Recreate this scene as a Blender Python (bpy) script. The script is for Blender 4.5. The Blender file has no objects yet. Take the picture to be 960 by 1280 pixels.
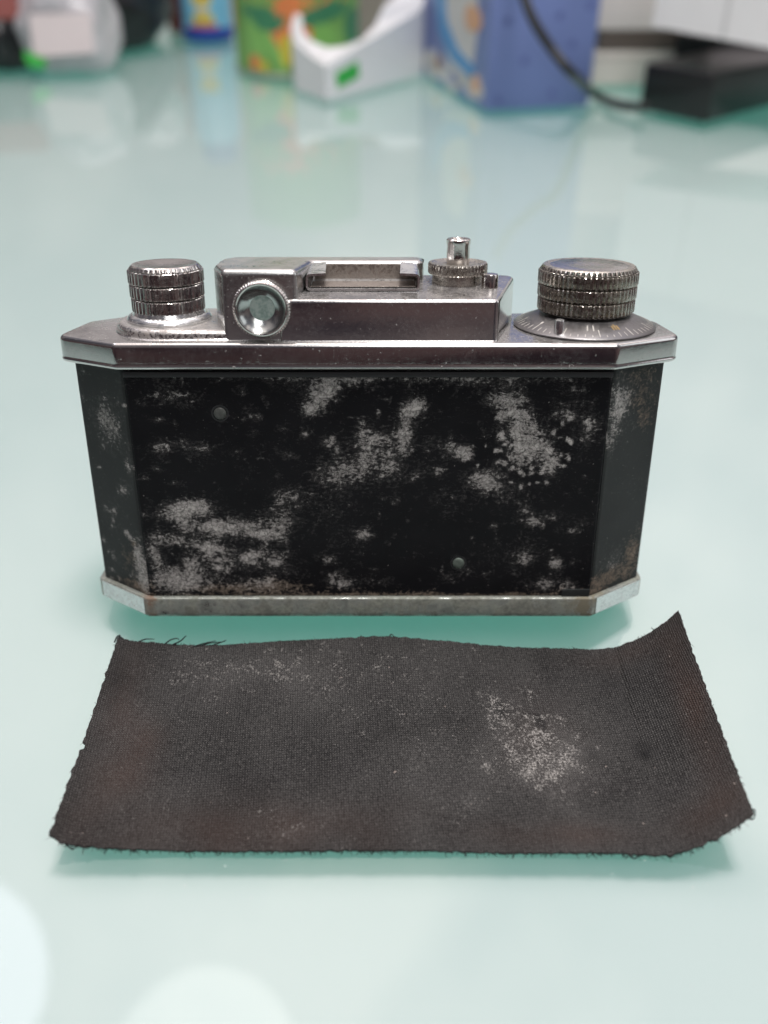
import bpy, bmesh, math, random
from mathutils import Vector, Matrix, noise
random.seed(7)
M = 0.001                                   # the scene is laid out in millimetres and built at real size
SC = bpy.context.scene
R = math.radians
COL = SC.collection

# ---------------------------------------------------------------- camera, world, lamps, exposure
PITCH, FPX, CAMH = 36.2, 1130.0, 141.0
cd = bpy.data.cameras.new('camera'); cam = bpy.data.objects.new('camera', cd); COL.objects.link(cam)
cam.location = (0, 0, CAMH*M); cam.rotation_euler = (R(90-PITCH), 0, 0)
cd.sensor_fit = 'VERTICAL'; cd.sensor_height = 36; cd.sensor_width = 27; cd.lens = 36*FPX/1280
cd.clip_start = 0.01; cd.clip_end = 50
cd.dof.use_dof = True; cd.dof.focus_distance = 0.181; cd.dof.aperture_fstop = cd.lens/3.7
SC.camera = cam

w = bpy.data.worlds.new('World'); SC.world = w; w.use_nodes = True
nt = w.node_tree; N = nt.nodes; L = nt.links
bg = N['Background']; tc = N.new('ShaderNodeTexCoord'); sx = N.new('ShaderNodeSeparateXYZ')
L.new(tc.outputs['Generated'], sx.inputs[0])
m1 = N.new('ShaderNodeMath'); m1.operation = 'MULTIPLY'; m1.inputs[1].default_value = .62; L.new(sx.outputs['Z'], m1.inputs[0])
m2 = N.new('ShaderNodeMath'); m2.operation = 'MULTIPLY_ADD'; m2.inputs[1].default_value = .30; L.new(sx.outputs['Y'], m2.inputs[0]); L.new(m1.outputs[0], m2.inputs[2])
m3 = N.new('ShaderNodeMath'); m3.operation = 'MULTIPLY_ADD'; m3.inputs[1].default_value = .10; L.new(sx.outputs['X'], m3.inputs[0]); L.new(m2.outputs[0], m3.inputs[2])
m4 = N.new('ShaderNodeMath'); m4.operation = 'ADD'; m4.inputs[1].default_value = .35; L.new(m3.outputs[0], m4.inputs[0])
cr = N.new('ShaderNodeValToRGB'); L.new(m4.outputs[0], cr.inputs[0])
e = cr.color_ramp.elements
e[0].position = 0.0; e[0].color = (.040, .029, .031, 1)
e[1].position = 1.0; e[1].color = (1.75, 1.78, 1.75, 1)
for p, c in ((.20, (.075, .055, .058)), (.42, (.13, .125, .128)), (.62, (.15, .155, .165)), (.86, (.50, .51, .515))):
    q = cr.color_ramp.elements.new(p); q.color = (*c, 1)
wn = N.new('ShaderNodeTexNoise'); wn.inputs['Scale'].default_value = 3.4; wn.inputs['Detail'].default_value = 3; L.new(tc.outputs['Generated'], wn.inputs['Vector'])
wr = N.new('ShaderNodeValToRGB'); L.new(wn.outputs['Fac'], wr.inputs[0])
wr.color_ramp.elements[0].position = .42; wr.color_ramp.elements[0].color = (.35, .33, .42, 1)
wr.color_ramp.elements[1].position = .60; wr.color_ramp.elements[1].color = (1.75, 1.5, 1.42, 1)
wm = N.new('ShaderNodeMix'); wm.data_type = 'RGBA'; wm.blend_type = 'MULTIPLY'; wm.inputs[0].default_value = .8
L.new(cr.outputs[0], wm.inputs[6]); L.new(wr.outputs[0], wm.inputs[7]); 
fl = N.new('ShaderNodeMapRange'); fl.inputs[1].default_value = -.30; fl.inputs[2].default_value = -.12; fl.inputs[3].default_value = 1; fl.inputs[4].default_value = 0; L.new(sx.outputs['Z'], fl.inputs[0])
wf = N.new('ShaderNodeMix'); wf.data_type = 'RGBA'; L.new(fl.outputs[0], wf.inputs[0]); L.new(wm.outputs[2], wf.inputs[6]); wf.inputs[7].default_value = (.60, .60, .58, 1)   # pale floor under the glass table
L.new(wf.outputs[2], bg.inputs[0]); bg.inputs[1].default_value = 1.0

def lamp(name, loc, size, watt, col=(1, 1, 1), target=(0, .15, 0), shape='DISK'):
    d = bpy.data.lights.new(name, 'AREA'); d.shape = shape; d.size = size; d.energy = watt; d.color = col
    o = bpy.data.objects.new(name, d); COL.objects.link(o); o.location = loc
    o.rotation_euler = (Vector(target)-Vector(loc)).to_track_quat('-Z', 'Y').to_euler()
    return o
lamp('ceiling_lamp', (.08, .19, .92), .22, 6.7, (1, .975, .95))
lamp('round_lamp', (-.235, .525, 1.15), .245, .40, (1, .97, .93))
lamp('round_lamp', (-.63, .63, 1.15), .30, .95, (.86, .87, 1))
lamp('window_light', (1.5, .15, .75), .8, 2.2, (.95, .98, 1), shape='SQUARE')
lamp('front_fill', (.25, -.62, 1.35), .8, 6, (1, .98, .97), shape='SQUARE', target=(0, .12, 0))  # unseen fill lamp added behind the viewpoint to brighten upright faces

SC.view_settings.view_transform = 'Standard'; SC.view_settings.look = 'None'
SC.view_settings.exposure = 0; SC.view_settings.gamma = 1
SC.render.engine = 'CYCLES'
try:
    SC.cycles.use_denoising = True; SC.cycles.max_bounces = 10; SC.cycles.transparent_max_bounces = 16
    SC.cycles.sample_clamp_indirect = 6
except Exception: pass

# ---------------------------------------------------------------- laying-out helpers (real positions in mm from survey of the photograph)
_t = R(PITCH)
def ray(px, py):
    a = (px-480)/FPX; b = (py-640)/FPX
    return a, math.cos(_t)-b*math.sin(_t), -math.sin(_t)-b*math.cos(_t)
def tw(px, py, h=0.0):                      # point at height h above the table
    a, f, u = ray(px, py); k = (h-CAMH)/u
    return Vector((a*k, f*k, h))
def ty(px, py, Y):                          # point at forward distance Y
    a, f, u = ray(px, py); k = Y/f
    return Vector((a*k, Y, CAMH+u*k))

# ---------------------------------------------------------------- mesh helpers
def link(name, me, mat, parent=None, smooth=True):
    o = bpy.data.objects.new(name, me); COL.objects.link(o)
    if mat: me.materials.append(mat)
    if smooth: me.polygons.foreach_set('use_smooth', [True]*len(me.polygons))
    if parent: o.parent = parent
    return o
def mk(name, verts, faces, mat, parent=None, smooth=False, auto=None):
    me = bpy.data.meshes.new(name)
    me.from_pydata([(v[0]*M, v[1]*M, v[2]*M) for v in verts], [], faces)
    bm = bmesh.new(); bm.from_mesh(me); bmesh.ops.recalc_face_normals(bm, faces=bm.faces)
    if auto is not None:
        for ed in bm.edges:
            if len(ed.link_faces) == 2 and ed.calc_face_angle(0) > R(auto): ed.smooth = False
        smooth = True
    bm.to_mesh(me); bm.free(); me.update()
    return link(name, me, mat, parent, smooth)
def empty(name, loc, rot=(0, 0, 0)):
    o = bpy.data.objects.new(name, None); COL.objects.link(o)
    o.location = Vector(loc)*M; o.rotation_euler = rot; o.empty_display_size = .01
    return o
def tag(o, label=None, cat=None, group=None, kind=None):
    if label: o['label'] = label
    if cat: o['category'] = cat
    if group: o['group'] = group
    if kind: o['kind'] = kind
    return o
def offset(pts, d):                         # inward offset of a counter-clockwise outline, mitred
    n = len(pts); out = []
    for i in range(n):
        p0 = Vector(pts[i-1]); p1 = Vector(pts[i]); p2 = Vector(pts[(i+1) % n])
        e1 = (p1-p0).normalized(); e2 = (p2-p1).normalized()
        n1 = Vector((-e1.y, e1.x)); n2 = Vector((-e2.y, e2.x))
        k = (n1+n2); k = k/max(.3, k.dot(n1))
        out.append((p1.x+k.x*d, p1.y+k.y*d))
    return out
def rounded(pts, r, seg=6):                 # round the corners of a 2-D outline; r may be a list
    n = len(pts); out = []
    for i in range(n):
        rr = r[i] if isinstance(r, (list, tuple)) else r
        p0 = Vector(pts[i-1]); p1 = Vector(pts[i]); p2 = Vector(pts[(i+1) % n])
        if rr <= 0: out.append((p1.x, p1.y)); continue
        a = (p0-p1); b = (p2-p1); la, lb = a.length, b.length; a.normalize(); b.normalize()
        ang = a.angle(b); t = min(rr/math.tan(ang/2), la*.48, lb*.48)
        s = p1+a*t; f = p1+b*t
        for k in range(seg+1):
            u = k/seg
            q = s*(1-u)**2+p1*(2*u*(1-u))+f*u*u
            out.append((q.x, q.y))
    return out
def loft(name, pts, r, levels, mat, parent=None, seg=6, auto=38, ztop=None, bottom=True):
    """levels: (inset, z); every ring is the outline moved inwards and its corners rounded"""
    vs, fs = [], []; nr = None
    for (ins, z) in levels:
        rg = rounded(offset(pts, ins), [max(0.02, q-ins) if q > 0 else 0 for q in (r if isinstance(r, (list, tuple)) else [r]*len(pts))], seg)
        nr = len(rg)
        for (x, y) in rg: vs.append((x, y, z + (ztop(x, y) if ztop and z == levels[-1][1] or ztop and ins > 0 else 0)))
    for k in range(len(levels)-1):
        for i in range(nr):
            j = (i+1) % nr
            fs.append((k*nr+i, k*nr+j, (k+1)*nr+j, (k+1)*nr+i))
    fs.append(tuple(range((len(levels)-1)*nr, len(levels)*nr)))
    if bottom: fs.append(tuple(reversed(range(nr))))
    return mk(name, vs, fs, mat, parent, auto=auto)
def edge(z0, z1, r, n=5, foot=0):           # levels of a block with a rolled top edge
    lv = [(foot and -foot, z0)] if foot else [(0, z0)]
    if foot: lv += [(-foot*.35, z0+foot*.35), (0, z0+foot)]
    for k in range(n+1):
        a = k/n*math.pi/2
        lv.append((r*(1-math.cos(a)), z1-r+r*math.sin(a)))
    return lv
def lathe(name, prof, mat, parent=None, seg=64, axis='Z', c=(0, 0, 0), auto=40, cap=True, jitter=0):
    """prof: (radius, height, knurl depth)"""
    vs, fs = [], []; m = len(prof)
    for (r, z, k) in prof:
        for i in range(seg):
            a = 2*math.pi*i/seg
            rr = r-(k if (i % 4) in (2, 3) else 0)
            if k and jitter: rr -= jitter*abs(math.sin(i*12.9898+z*3))
            x, y = rr*math.cos(a), rr*math.sin(a)
            if axis == 'Z': vs.append((c[0]+x, c[1]+y, c[2]+z))
            else: vs.append((c[0]+x, c[1]-z, c[2]+y))
    for k in range(m-1):
        for i in range(seg):
            j = (i+1) % seg
            fs.append((k*seg+i, k*seg+j, (k+1)*seg+j, (k+1)*seg+i))
    if cap:
        fs.append(tuple(range((m-1)*seg, m*seg))); fs.append(tuple(reversed(range(seg))))
    return mk(name, vs, fs, mat, parent, auto=auto)
def boxm(name, c, s, mat, parent=None, bev=0, rz=0, rot=None):
    bm = bmesh.new(); bmesh.ops.create_cube(bm, size=1)
    for v in bm.verts: v.co = Vector((v.co.x*s[0], v.co.y*s[1], v.co.z*s[2]))
    if bev: bmesh.ops.bevel(bm, geom=bm.edges[:], offset=bev, segments=3, profile=.6, affect='EDGES')
    mt = Matrix.Rotation(rz, 4, 'Z') if rot is None else rot
    for v in bm.verts: v.co = (mt @ v.co + Vector(c))*M
    me = bpy.data.meshes.new(name); bm.to_mesh(me); bm.free()
    return link(name, me, mat, parent, smooth=bool(bev))
def tube_vf(path, rad, seg=8):
    vs, fs = [], []; n = len(path); up = Vector((0, 0, 1))
    for i, p in enumerate(path):
        d = (Vector(path[min(i+1, n-1)])-Vector(path[max(i-1, 0)])).normalized()
        s = d.cross(up); s = s.normalized() if s.length > 1e-4 else Vector((1, 0, 0)); t = s.cross(d)
        rr = rad(i/(n-1)) if callable(rad) else rad
        for k in range(seg):
            a = 2*math.pi*k/seg
            vs.append(Vector(p)+(s*math.cos(a)+t*math.sin(a))*rr)
    for i in range(n-1):
        for k in range(seg):
            j = (k+1) % seg
            fs.append((i*seg+k, i*seg+j, (i+1)*seg+j, (i+1)*seg+k))
    fs.append(tuple(range(seg))); fs.append(tuple(range((n-1)*seg, n*seg)))
    return vs, fs
def spline(pts, n=40):
    pts = [Vector(p) for p in pts]; P = [pts[0]*2-pts[1]]+pts+[pts[-1]*2-pts[-2]]; out = []
    m = len(pts)-1
    for k in range(n+1):
        u = k/n*m; i = min(int(u), m-1); t = u-i
        a, b, c, d = P[i], P[i+1], P[i+2], P[i+3]
        out.append(.5*((2*b)+(c-a)*t+(2*a-5*b+4*c-d)*t*t+(3*b-a-3*c+d)*t**3))
    return out

# ---------------------------------------------------------------- materials
def mat(name):
    m = bpy.data.materials.new(name); m.use_nodes = True
    return m, m.node_tree, m.node_tree.nodes['Principled BSDF']
def nd(t, typ, **k):
    n = t.nodes.new(typ)
    for a, b in k.items(): setattr(n, a, b)
    return n
def noise_n(t, scale, detail=6, rough=.6, coord=None, dist=0, stretch=None):
    if coord is None:
        coord = nd(t, 'ShaderNodeTexCoord').outputs['Object']
    if stretch:
        mp = nd(t, 'ShaderNodeMapping'); mp.inputs['Scale'].default_value = stretch
        t.links.new(coord, mp.inputs[0]); coord = mp.outputs[0]
    n = nd(t, 'ShaderNodeTexNoise'); n.inputs['Scale'].default_value = scale
    n.inputs['Detail'].default_value = detail; n.inputs['Roughness'].default_value = rough
    n.inputs['Distortion'].default_value = dist
    t.links.new(coord, n.inputs['Vector']); return n.outputs['Fac']
def ramp(t, fac, stops):
    r = nd(t, 'ShaderNodeValToRGB'); t.links.new(fac, r.inputs[0]); el = r.color_ramp.elements
    while len(el) < len(stops): el.new(.5)
    for q, (p, c) in zip(el, stops):
        q.position = p; q.color = (c, c, c, 1) if not isinstance(c, tuple) else (*c, 1)
    return r.outputs[0]
def mixc(t, fac, a, b):
    m = nd(t, 'ShaderNodeMix', data_type='RGBA')
    for s, v in ((0, fac), (6, a), (7, b)):
        if hasattr(v, 'links') or hasattr(v, 'is_linked'): t.links.new(v, m.inputs[s])
        else: m.inputs[s].default_value = (*v, 1) if isinstance(v, tuple) else v
    return m.outputs[2]
def mth(t, op, a, b=None, c=None, clamp=False):
    m = nd(t, 'ShaderNodeMath', operation=op, use_clamp=clamp)
    for i, v in enumerate((a, b, c)):
        if v is None: continue
        if hasattr(v, 'is_linked'): t.links.new(v, m.inputs[i])
        else: m.inputs[i].default_value = v
    return m.outputs[0]
def bump(t, bsdf, h, strength, dist):
    b = nd(t, 'ShaderNodeBump'); b.inputs['Strength'].default_value = strength; b.inputs['Distance'].default_value = dist
    t.links.new(h, b.inputs['Height']); t.links.new(b.outputs[0], bsdf.inputs['Normal']); return b
def plain(name, col, rough=.5, metal=0, var=.12, scale=60, spec=.5):
    m, t, b = mat(name)
    n = noise_n(t, scale, 5)
    c = mixc(t, n, tuple(x*(1-var) for x in col), tuple(min(1, x*(1+var)) for x in col))
    t.links.new(c, b.inputs['Base Color']); b.inputs['Roughness'].default_value = rough
    b.inputs['Metallic'].default_value = metal; b.inputs['Specular IOR Level'].default_value = spec
    return m
def chrome(name, base=(.66, .64, .63), rough=(.06, .17), dust=.5, dustcol=(.15, .125, .11), pit=1.0, green=0.0, dustscale=260, top=.42):
    m, t, b = mat(name)
    co = nd(t, 'ShaderNodeTexCoord').outputs['Object']
    n1 = noise_n(t, dustscale, 8, .68, co)
    n2 = noise_n(t, 70, 4, .55, co)
    n3 = noise_n(t, 1500, 3, .6, co)
    d = mth(t, 'ADD', mth(t, 'MULTIPLY', n1, .46), mth(t, 'ADD', mth(t, 'MULTIPLY', n2, .22), mth(t, 'MULTIPLY', n3, .42)))
    df = ramp(t, d, [(.52, 0), (.60, dust*.5), (.70, dust)])
    speck = ramp(t, n3, [(.66, 0), (.76, .75*pit)])
    allf = mth(t, 'MAXIMUM', df, speck)
    sn = nd(t, 'ShaderNodeSeparateXYZ'); t.links.new(nd(t, 'ShaderNodeTexCoord').outputs['Normal'], sn.inputs[0])
    settle = mth(t, 'MULTIPLY', ramp(t, sn.outputs[2], [(.8, 0), (.99, 1)]), ramp(t, mth(t, 'ADD', mth(t, 'MULTIPLY', n1, .5), mth(t, 'MULTIPLY', n3, .5)), [(.36, .12), (.62, 1)]))
    allf = mth(t, 'MAXIMUM', allf, mth(t, 'MULTIPLY', settle, top))
    dc = mixc(t, n3, dustcol, tuple(min(1, x*1.7) for x in dustcol))
    if green:
        gmask = ramp(t, noise_n(t, 180, 6, .7, co), [(.36, 0), (.54, green)])
        allf = mth(t, 'MAXIMUM', allf, gmask)
        dc = mixc(t, noise_n(t, 420, 5, .6, co), dc, mixc(t, ramp(t, mth(t, 'ADD', mth(t, 'MULTIPLY', n1, .5), mth(t, 'MULTIPLY', n3, .5)), [(.42, 0), (.58, 1)]), (.035, .045, .032), (.26, .29, .23)))
    if green:
        sxx = nd(t, 'ShaderNodeSeparateXYZ'); t.links.new(co, sxx.inputs[0])
        for cx, wd, cc in ((-.0508, 330, (.15, .065, .025)), (.0445, 130, (.15, .12, .065))):
            k = mth(t, 'SUBTRACT', 1.0, mth(t, 'MULTIPLY', mth(t, 'ABSOLUTE', mth(t, 'SUBTRACT', sxx.outputs[0], cx)), wd), clamp=True)
            k = ramp(t, mth(t, 'MULTIPLY', k, mth(t, 'MULTIPLY', mth(t, 'SUBTRACT', n1, .36), 4.2)), [(.18, 0), (.6, .85)])
            allf = mth(t, 'MAXIMUM', allf, k); dc = mixc(t, k, dc, cc)
    c = mixc(t, allf, base, dc)
    t.links.new(c, b.inputs['Base Color'])
    t.links.new(mth(t, 'SUBTRACT', 1.0, mth(t, 'MULTIPLY', allf, .95)), b.inputs['Metallic'])
    rr = mth(t, 'ADD', mth(t, 'MULTIPLY', n2, rough[1]-rough[0]), rough[0])
    t.links.new(mth(t, 'ADD', rr, mth(t, 'MULTIPLY', allf, .55), clamp=True), b.inputs['Roughness'])
    h = mth(t, 'ADD', mth(t, 'MULTIPLY', n1, .6), mth(t, 'MULTIPLY', allf, .5))
    bump(t, b, h, .22, .00025)
    return m

CHA = chrome('satin_worn_chrome', dust=.06, base=(.56, .56, .55), rough=(.15, .28))
CH = chrome('worn_chrome', rough=(.04, .11), dust=.05, pit=.8, base=(.56,.55,.545))
CHD = chrome('dusty_chrome', dust=.95, rough=(.14, .3), pit=1.0)
CHK = chrome('knob_chrome', top=.3, base=(.60, .57, .55), dust=.12, rough=(.03, .13), dustscale=500, pit=.5)
CHB = chrome('grimy_brass_chrome', base=(.50, .47, .43), dust=.3, pit=.6, rough=(.10, .25), dustcol=(.13, .11, .075), dustscale=600)
CHG = chrome('corroded_base_chrome', base=(.46, .49, .46), dust=.7, rough=(.16, .34), green=.8, dustcol=(.13, .12, .10))
CHC = chrome('clean_chrome', base=(.80, .81, .81), dust=.08, rough=(.12, .24), pit=.5)
DIAL = chrome('dial_metal', top=.25, base=(.22, .215, .22), dust=.4, rough=(.22, .36), dustcol=(.10, .09, .08))
CUP = chrome('polished_cup', base=(.46, .48, .47), dust=0, rough=(.10, .22), pit=0, top=0)
SHD = chrome('dust_caked_metal', base=(.35, .31, .28), dust=.97, rough=(.3, .5), dustcol=(.105, .088, .075), dustscale=700)
CHE = chrome('end_chrome', base=(.66, .68, .68), dust=.25, rough=(.1, .22), pit=.8)

def lacquer(name, base, dirt=(.33, .318, .305), brown=(.17, .135, .105), rough=.2):
    m, t, b = mat(name)
    co = nd(t, 'ShaderNodeTexCoord').outputs['Object']
    at = nd(t, 'ShaderNodeVertexColor', layer_name='stain'); sp = nd(t, 'ShaderNodeSeparateColor'); t.links.new(at.outputs[0], sp.inputs[0])
    R_, G_, B_ = sp.outputs[0], sp.outputs[1], sp.outputs[2]
    a = noise_n(t, 300, 10, .76, co, dist=.8)
    f = noise_n(t, 1300, 5, .7, co)
    s = noise_n(t, 420, 10, .78, co, dist=1.8, stretch=(1, 1, 2.1))
    mix = mth(t, 'ADD', mth(t, 'MULTIPLY', a, .36), mth(t, 'ADD', mth(t, 'MULTIPLY', f, .28), mth(t, 'MULTIPLY', s, .46)))
    cm = mth(t, 'MULTIPLY', mth(t, 'SUBTRACT', mix, .55), 2.9)
    v = mth(t, 'ADD', cm, mth(t, 'MULTIPLY', R_, .80))
    mold = ramp(t, v, [(.40, 0), (.43, .30), (.58, .62), (.82, 1)])
    vo = nd(t, 'ShaderNodeTexVoronoi', feature='DISTANCE_TO_EDGE'); vo.inputs['Scale'].default_value = 780
    wp = nd(t, 'ShaderNodeVectorMath', operation='MULTIPLY_ADD'); nn_ = nd(t, 'ShaderNodeTexNoise'); nn_.inputs['Scale'].default_value = 500; nn_.inputs['Detail'].default_value = 4; t.links.new(co, nn_.inputs['Vector']); t.links.new(nn_.outputs['Color'], wp.inputs[0]); wp.inputs[1].default_value = (.003, .003, .003); t.links.new(co, wp.inputs[2]); t.links.new(wp.outputs[0], vo.inputs['Vector'])
    mold = mth(t, 'MULTIPLY', mold, ramp(t, vo.outputs['Distance'], [(.0, .25), (.10, 1)]))
    v2 = mth(t, 'ADD', cm, mth(t, 'MULTIPLY', G_, .75))
    brn = ramp(t, v2, [(.38, 0), (.62, .6), (.9, .95)])
    haze = mth(t, 'MULTIPLY', ramp(t, v, [(.14, 0), (.55, 1)]), mth(t, 'MULTIPLY', f, .30))
    speck = ramp(t, noise_n(t, 1700, 2, .5, co), [(.735, 0), (.77, .7)])
    dk = mixc(t, noise_n(t, 90, 5, .6, co), base, tuple(x*1.9+.004 for x in base))
    c = mixc(t, haze, dk, dirt)
    c = mixc(t, brn, c, mixc(t, f, brown, tuple(x*1.6 for x in brown)))
    c = mixc(t, mold, c, mixc(t, s, tuple(x*.62 for x in dirt), tuple(min(1, x*2.1) for x in dirt)))
    c = mixc(t, speck, c, (.30, .29, .27))
    t.links.new(c, b.inputs['Base Color'])
    al = mth(t, 'MAXIMUM', mold, brn)
    t.links.new(mth(t, 'ADD', rough, mth(t, 'MULTIPLY', al, .5)), b.inputs['Roughness'])
    b.inputs['Specular IOR Level'].default_value = .10
    bump(t, b, mth(t, 'ADD', mth(t, 'MULTIPLY', al, 1.0), mth(t, 'MULTIPLY', mix, .45)), .45, .00022)
    return m
LACB = lacquer('black_lacquer', (.0045, .0045, .0055))
LACS = lacquer('lit_black_lacquer', (.016, .018, .018), rough=.42)  # black lacquer again, its colour lightened for the light on the slanted sides
BLACK = plain('black_plastic', (.012, .012, .014), .38)

# ================================================================ THE TABLE
def make_table():
    t0 = tag(empty('glass_table', (0, 500, 0)), 'pale green glass tabletop with frosted underside carrying everything', 'table')
    m, t, b = mat('clear_glass_surface'); out = t.nodes['Material Output']; t.nodes.remove(b)
    gl = nd(t, 'ShaderNodeBsdfGlossy'); tr = nd(t, 'ShaderNodeBsdfTransparent'); fr = nd(t, 'ShaderNodeFresnel'); mx = nd(t, 'ShaderNodeMixShader')
    co = nd(t, 'ShaderNodeTexCoord').outputs['Object']
    smear = noise_n(t, 9, 5, .6, co)
    t.links.new(ramp(t, smear, [(.35, .03), (.75, .075)]), gl.inputs['Roughness'])
    gl.inputs['Color'].default_value = (1, 1, 1, 1); tr.inputs['Color'].default_value = (.985, 1, .995, 1); fr.inputs[0].default_value = 1.52
    t.links.new(fr.outputs[0], mx.inputs[0]); t.links.new(tr.outputs[0], mx.inputs[1]); t.links.new(gl.outputs[0], mx.inputs[2])
    t.links.new(mx.outputs[0], out.inputs['Surface'])
    X0, X1, Y0, Y1 = -1100, 1100, -330, 1700
    mk('glass_pane', [(X0, Y0, 0), (X1, Y0, 0), (X1, Y1, 0), (X0, Y1, 0)], [(0, 1, 2, 3)], m, t0)
    m2, t2, b2 = mat('frosted_green_backing'); out = t2.nodes['Material Output']; t2.nodes.remove(b2)
    co = nd(t2, 'ShaderNodeTexCoord').outputs['Object']
    n = noise_n(t2, 14, 6, .6, co)
    df_ = nd(t2, 'ShaderNodeBsdfDiffuse'); tl = nd(t2, 'ShaderNodeBsdfTranslucent'); ad_ = nd(t2, 'ShaderNodeAddShader')
    t2.links.new(mixc(t2, n, (.345, .308, .330), (.375, .338, .360)), df_.inputs[0]); tl.inputs[0].default_value = (.105, .38, .31, 1)
    t2.links.new(df_.outputs[0], ad_.inputs[0]); t2.links.new(tl.outputs[0], ad_.inputs[1]); t2.links.new(ad_.outputs[0], out.inputs['Surface'])
    mk('frosted_backing', [(X0, Y0-500, -5.6), (X1, Y0-500, -5.6), (X1, Y1-500, -5.6), (X0, Y1-500, -5.6)], [(0, 1, 2, 3)], m2, t0)
    for o in t0.children:
        if o.name.startswith('glass_pane'): o.location.y = -.5
    # thin scratches and dust specks on the glass
    ms = plain('pale_dust', (.62, .68, .66), .8)
    vs, fs = [], []
    rnd = random.Random(5)
    def speck(x, y, r):
        k = len(vs); n_ = 5
        for i in range(n_):
            a = 2*math.pi*i/n_; vs.append((x+r*math.cos(a)*rnd.uniform(.6, 1.2), y+r*math.sin(a)*rnd.uniform(.6, 1.2), .02))
        vs.append((x, y, r*.7))
        for i in range(n_): fs.append((k+i, k+(i+1) % n_, k+n_))
    for _ in range(200):
        p = tw(rnd.uniform(-60, 1020), rnd.uniform(230, 1290)); speck(p.x, p.y, rnd.uniform(.04, .13))
    for _ in range(40):
        p = tw(rnd.uniform(60, 940), rnd.choice((rnd.uniform(775, 800), rnd.uniform(1070, 1130), rnd.uniform(400, 780)))); speck(p.x, p.y, rnd.uniform(.08, .2))
    def hair(a, b_, wd=.05):
        d = (b_-a); nrm = Vector((-d.y, d.x, 0)).normalized()*wd; k = len(vs)
        for p in (a-nrm, a+nrm, b_+nrm, b_-nrm): vs.append((p.x, p.y, .03))
        fs.append((k, k+1, k+2, k+3))
    tag(mk('dust_specks', [(v[0], v[1]-500, v[2]) for v in vs], fs, ms, t0), kind='stuff')
make_table()

# ================================================================ THE OLD CAMERA
LEAN = -12.0
Y_, Z_ = 18.3, 197.0
org = (0, Z_*math.cos(_t)-Y_*math.sin(_t), CAMH-(Y_*math.cos(_t)+Z_*math.sin(_t)))
CAMO = tag(empty('film_camera', org, (R(LEAN), 0, 0)),
           'old chrome and black film camera seen from behind, bare stained back, tipped onto its lens', 'camera')
def clc(px, py, q=None, z=None):            # camera-body coordinates of a surveyed point
    th = R(PITCH+LEAN); C, S = math.cos(th), math.sin(th)
    a = (px-480)/FPX; b = (py-640)/FPX; fw = C-b*S; up = -S-b*C
    k = (172.2+q)/fw if q is not None else (z-97.5)/up
    return Vector((k*a, k*fw-172.2, 97.5+k*up))

# body shell
BODY = [(-50.9, .5), (44.6, .5), (56.7, 9.2), (56.7, 17), (45, 24), (-50.9, 24), (-62.6, 17), (-62.6, 9.2)]
loft('body_shell', BODY, .8, [(0, -1.0), (0, 51.5)], BLACK, CAMO, seg=3)

def stain_grid(name, p0, p1, z0, z1, nx, nz, m, blobs, thick=.45, edge_r=.35):
    """upright plate from plan point p0 to p1; stain layer set from the survey of the marks"""
    p0 = Vector(p0); p1 = Vector(p1); d = p1-p0; nrm = Vector((d.y, -d.x)).normalized()
    vs, fs, cols = [], [], []
    for j in range(nz+1):
        for i in range(nx+1):
            u = i/nx; v = j/nz; x = p0+d*u; z = z0+(z1-z0)*v
            du = min(u, 1-u)*d.length; dv = min(v, 1-v)*(z1-z0); k = min(du, dv)
            off = 0 if k >= edge_r else edge_r-math.sqrt(max(0, edge_r**2-(edge_r-k)**2))
            wv = .10*noise.noise(Vector((x.x*.05, z*.07, 3)))
            q = x-nrm*(off+wv*(k > 1))
            vs.append((q.x, q.y, z))
            r_, g_ = 0., 0.
            for (bx, bz, rx, rz, s, ch) in blobs:
                e_ = ((x.x-bx)/rx)**2+((z-bz)/rz)**2
                if e_ < 9:
                    val = s*math.exp(-e_*.9)
                    if ch == 0: r_ = r_+val*(1-min(1, r_)) if s > 0 else max(-.6, r_+val)
                    else: g_ = g_+val*(1-min(1, g_))
            r_ += .16*noise.noise(Vector((x.x*.13, z*.16, 7.7)))
            cols.append((max(0, min(1, r_)), max(0, min(1, g_)), 0, 1))
    W = nx+1
    for j in range(nz):
        for i in range(nx): fs.append((j*W+i, j*W+i+1, (j+1)*W+i+1, (j+1)*W+i))
    # back skirt
    b = len(vs); rim = [i for i in range(W)]+[(j*W+nx) for j in range(1, nz+1)]+[nz*W+i for i in range(nx-1, -1, -1)]+[j*W for j in range(nz-1, 0, -1)]
    for k in rim:
        v = vs[k]; vs.append((v[0]-nrm.x*thick, v[1]-nrm.y*thick, v[2])); cols.append(cols[k])
    for k in range(len(rim)):
        k2 = (k+1) % len(rim); fs.append((rim[k], b+k, b+k2, rim[k2]))
    o = mk(name, vs, fs, m, CAMO, auto=50)
    ca = o.data.color_attributes.new('stain', 'FLOAT_COLOR', 'POINT')
    ca.data.foreach_set('color', [c for q in cols for c in q])
    return o
def B(px, py, rx, ry, s, ch=0, q=0):
    p = clc(px, py, q=q); k = .17
    return (p.x, p.z, rx*k, ry*k*1.1, s, ch)
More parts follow.
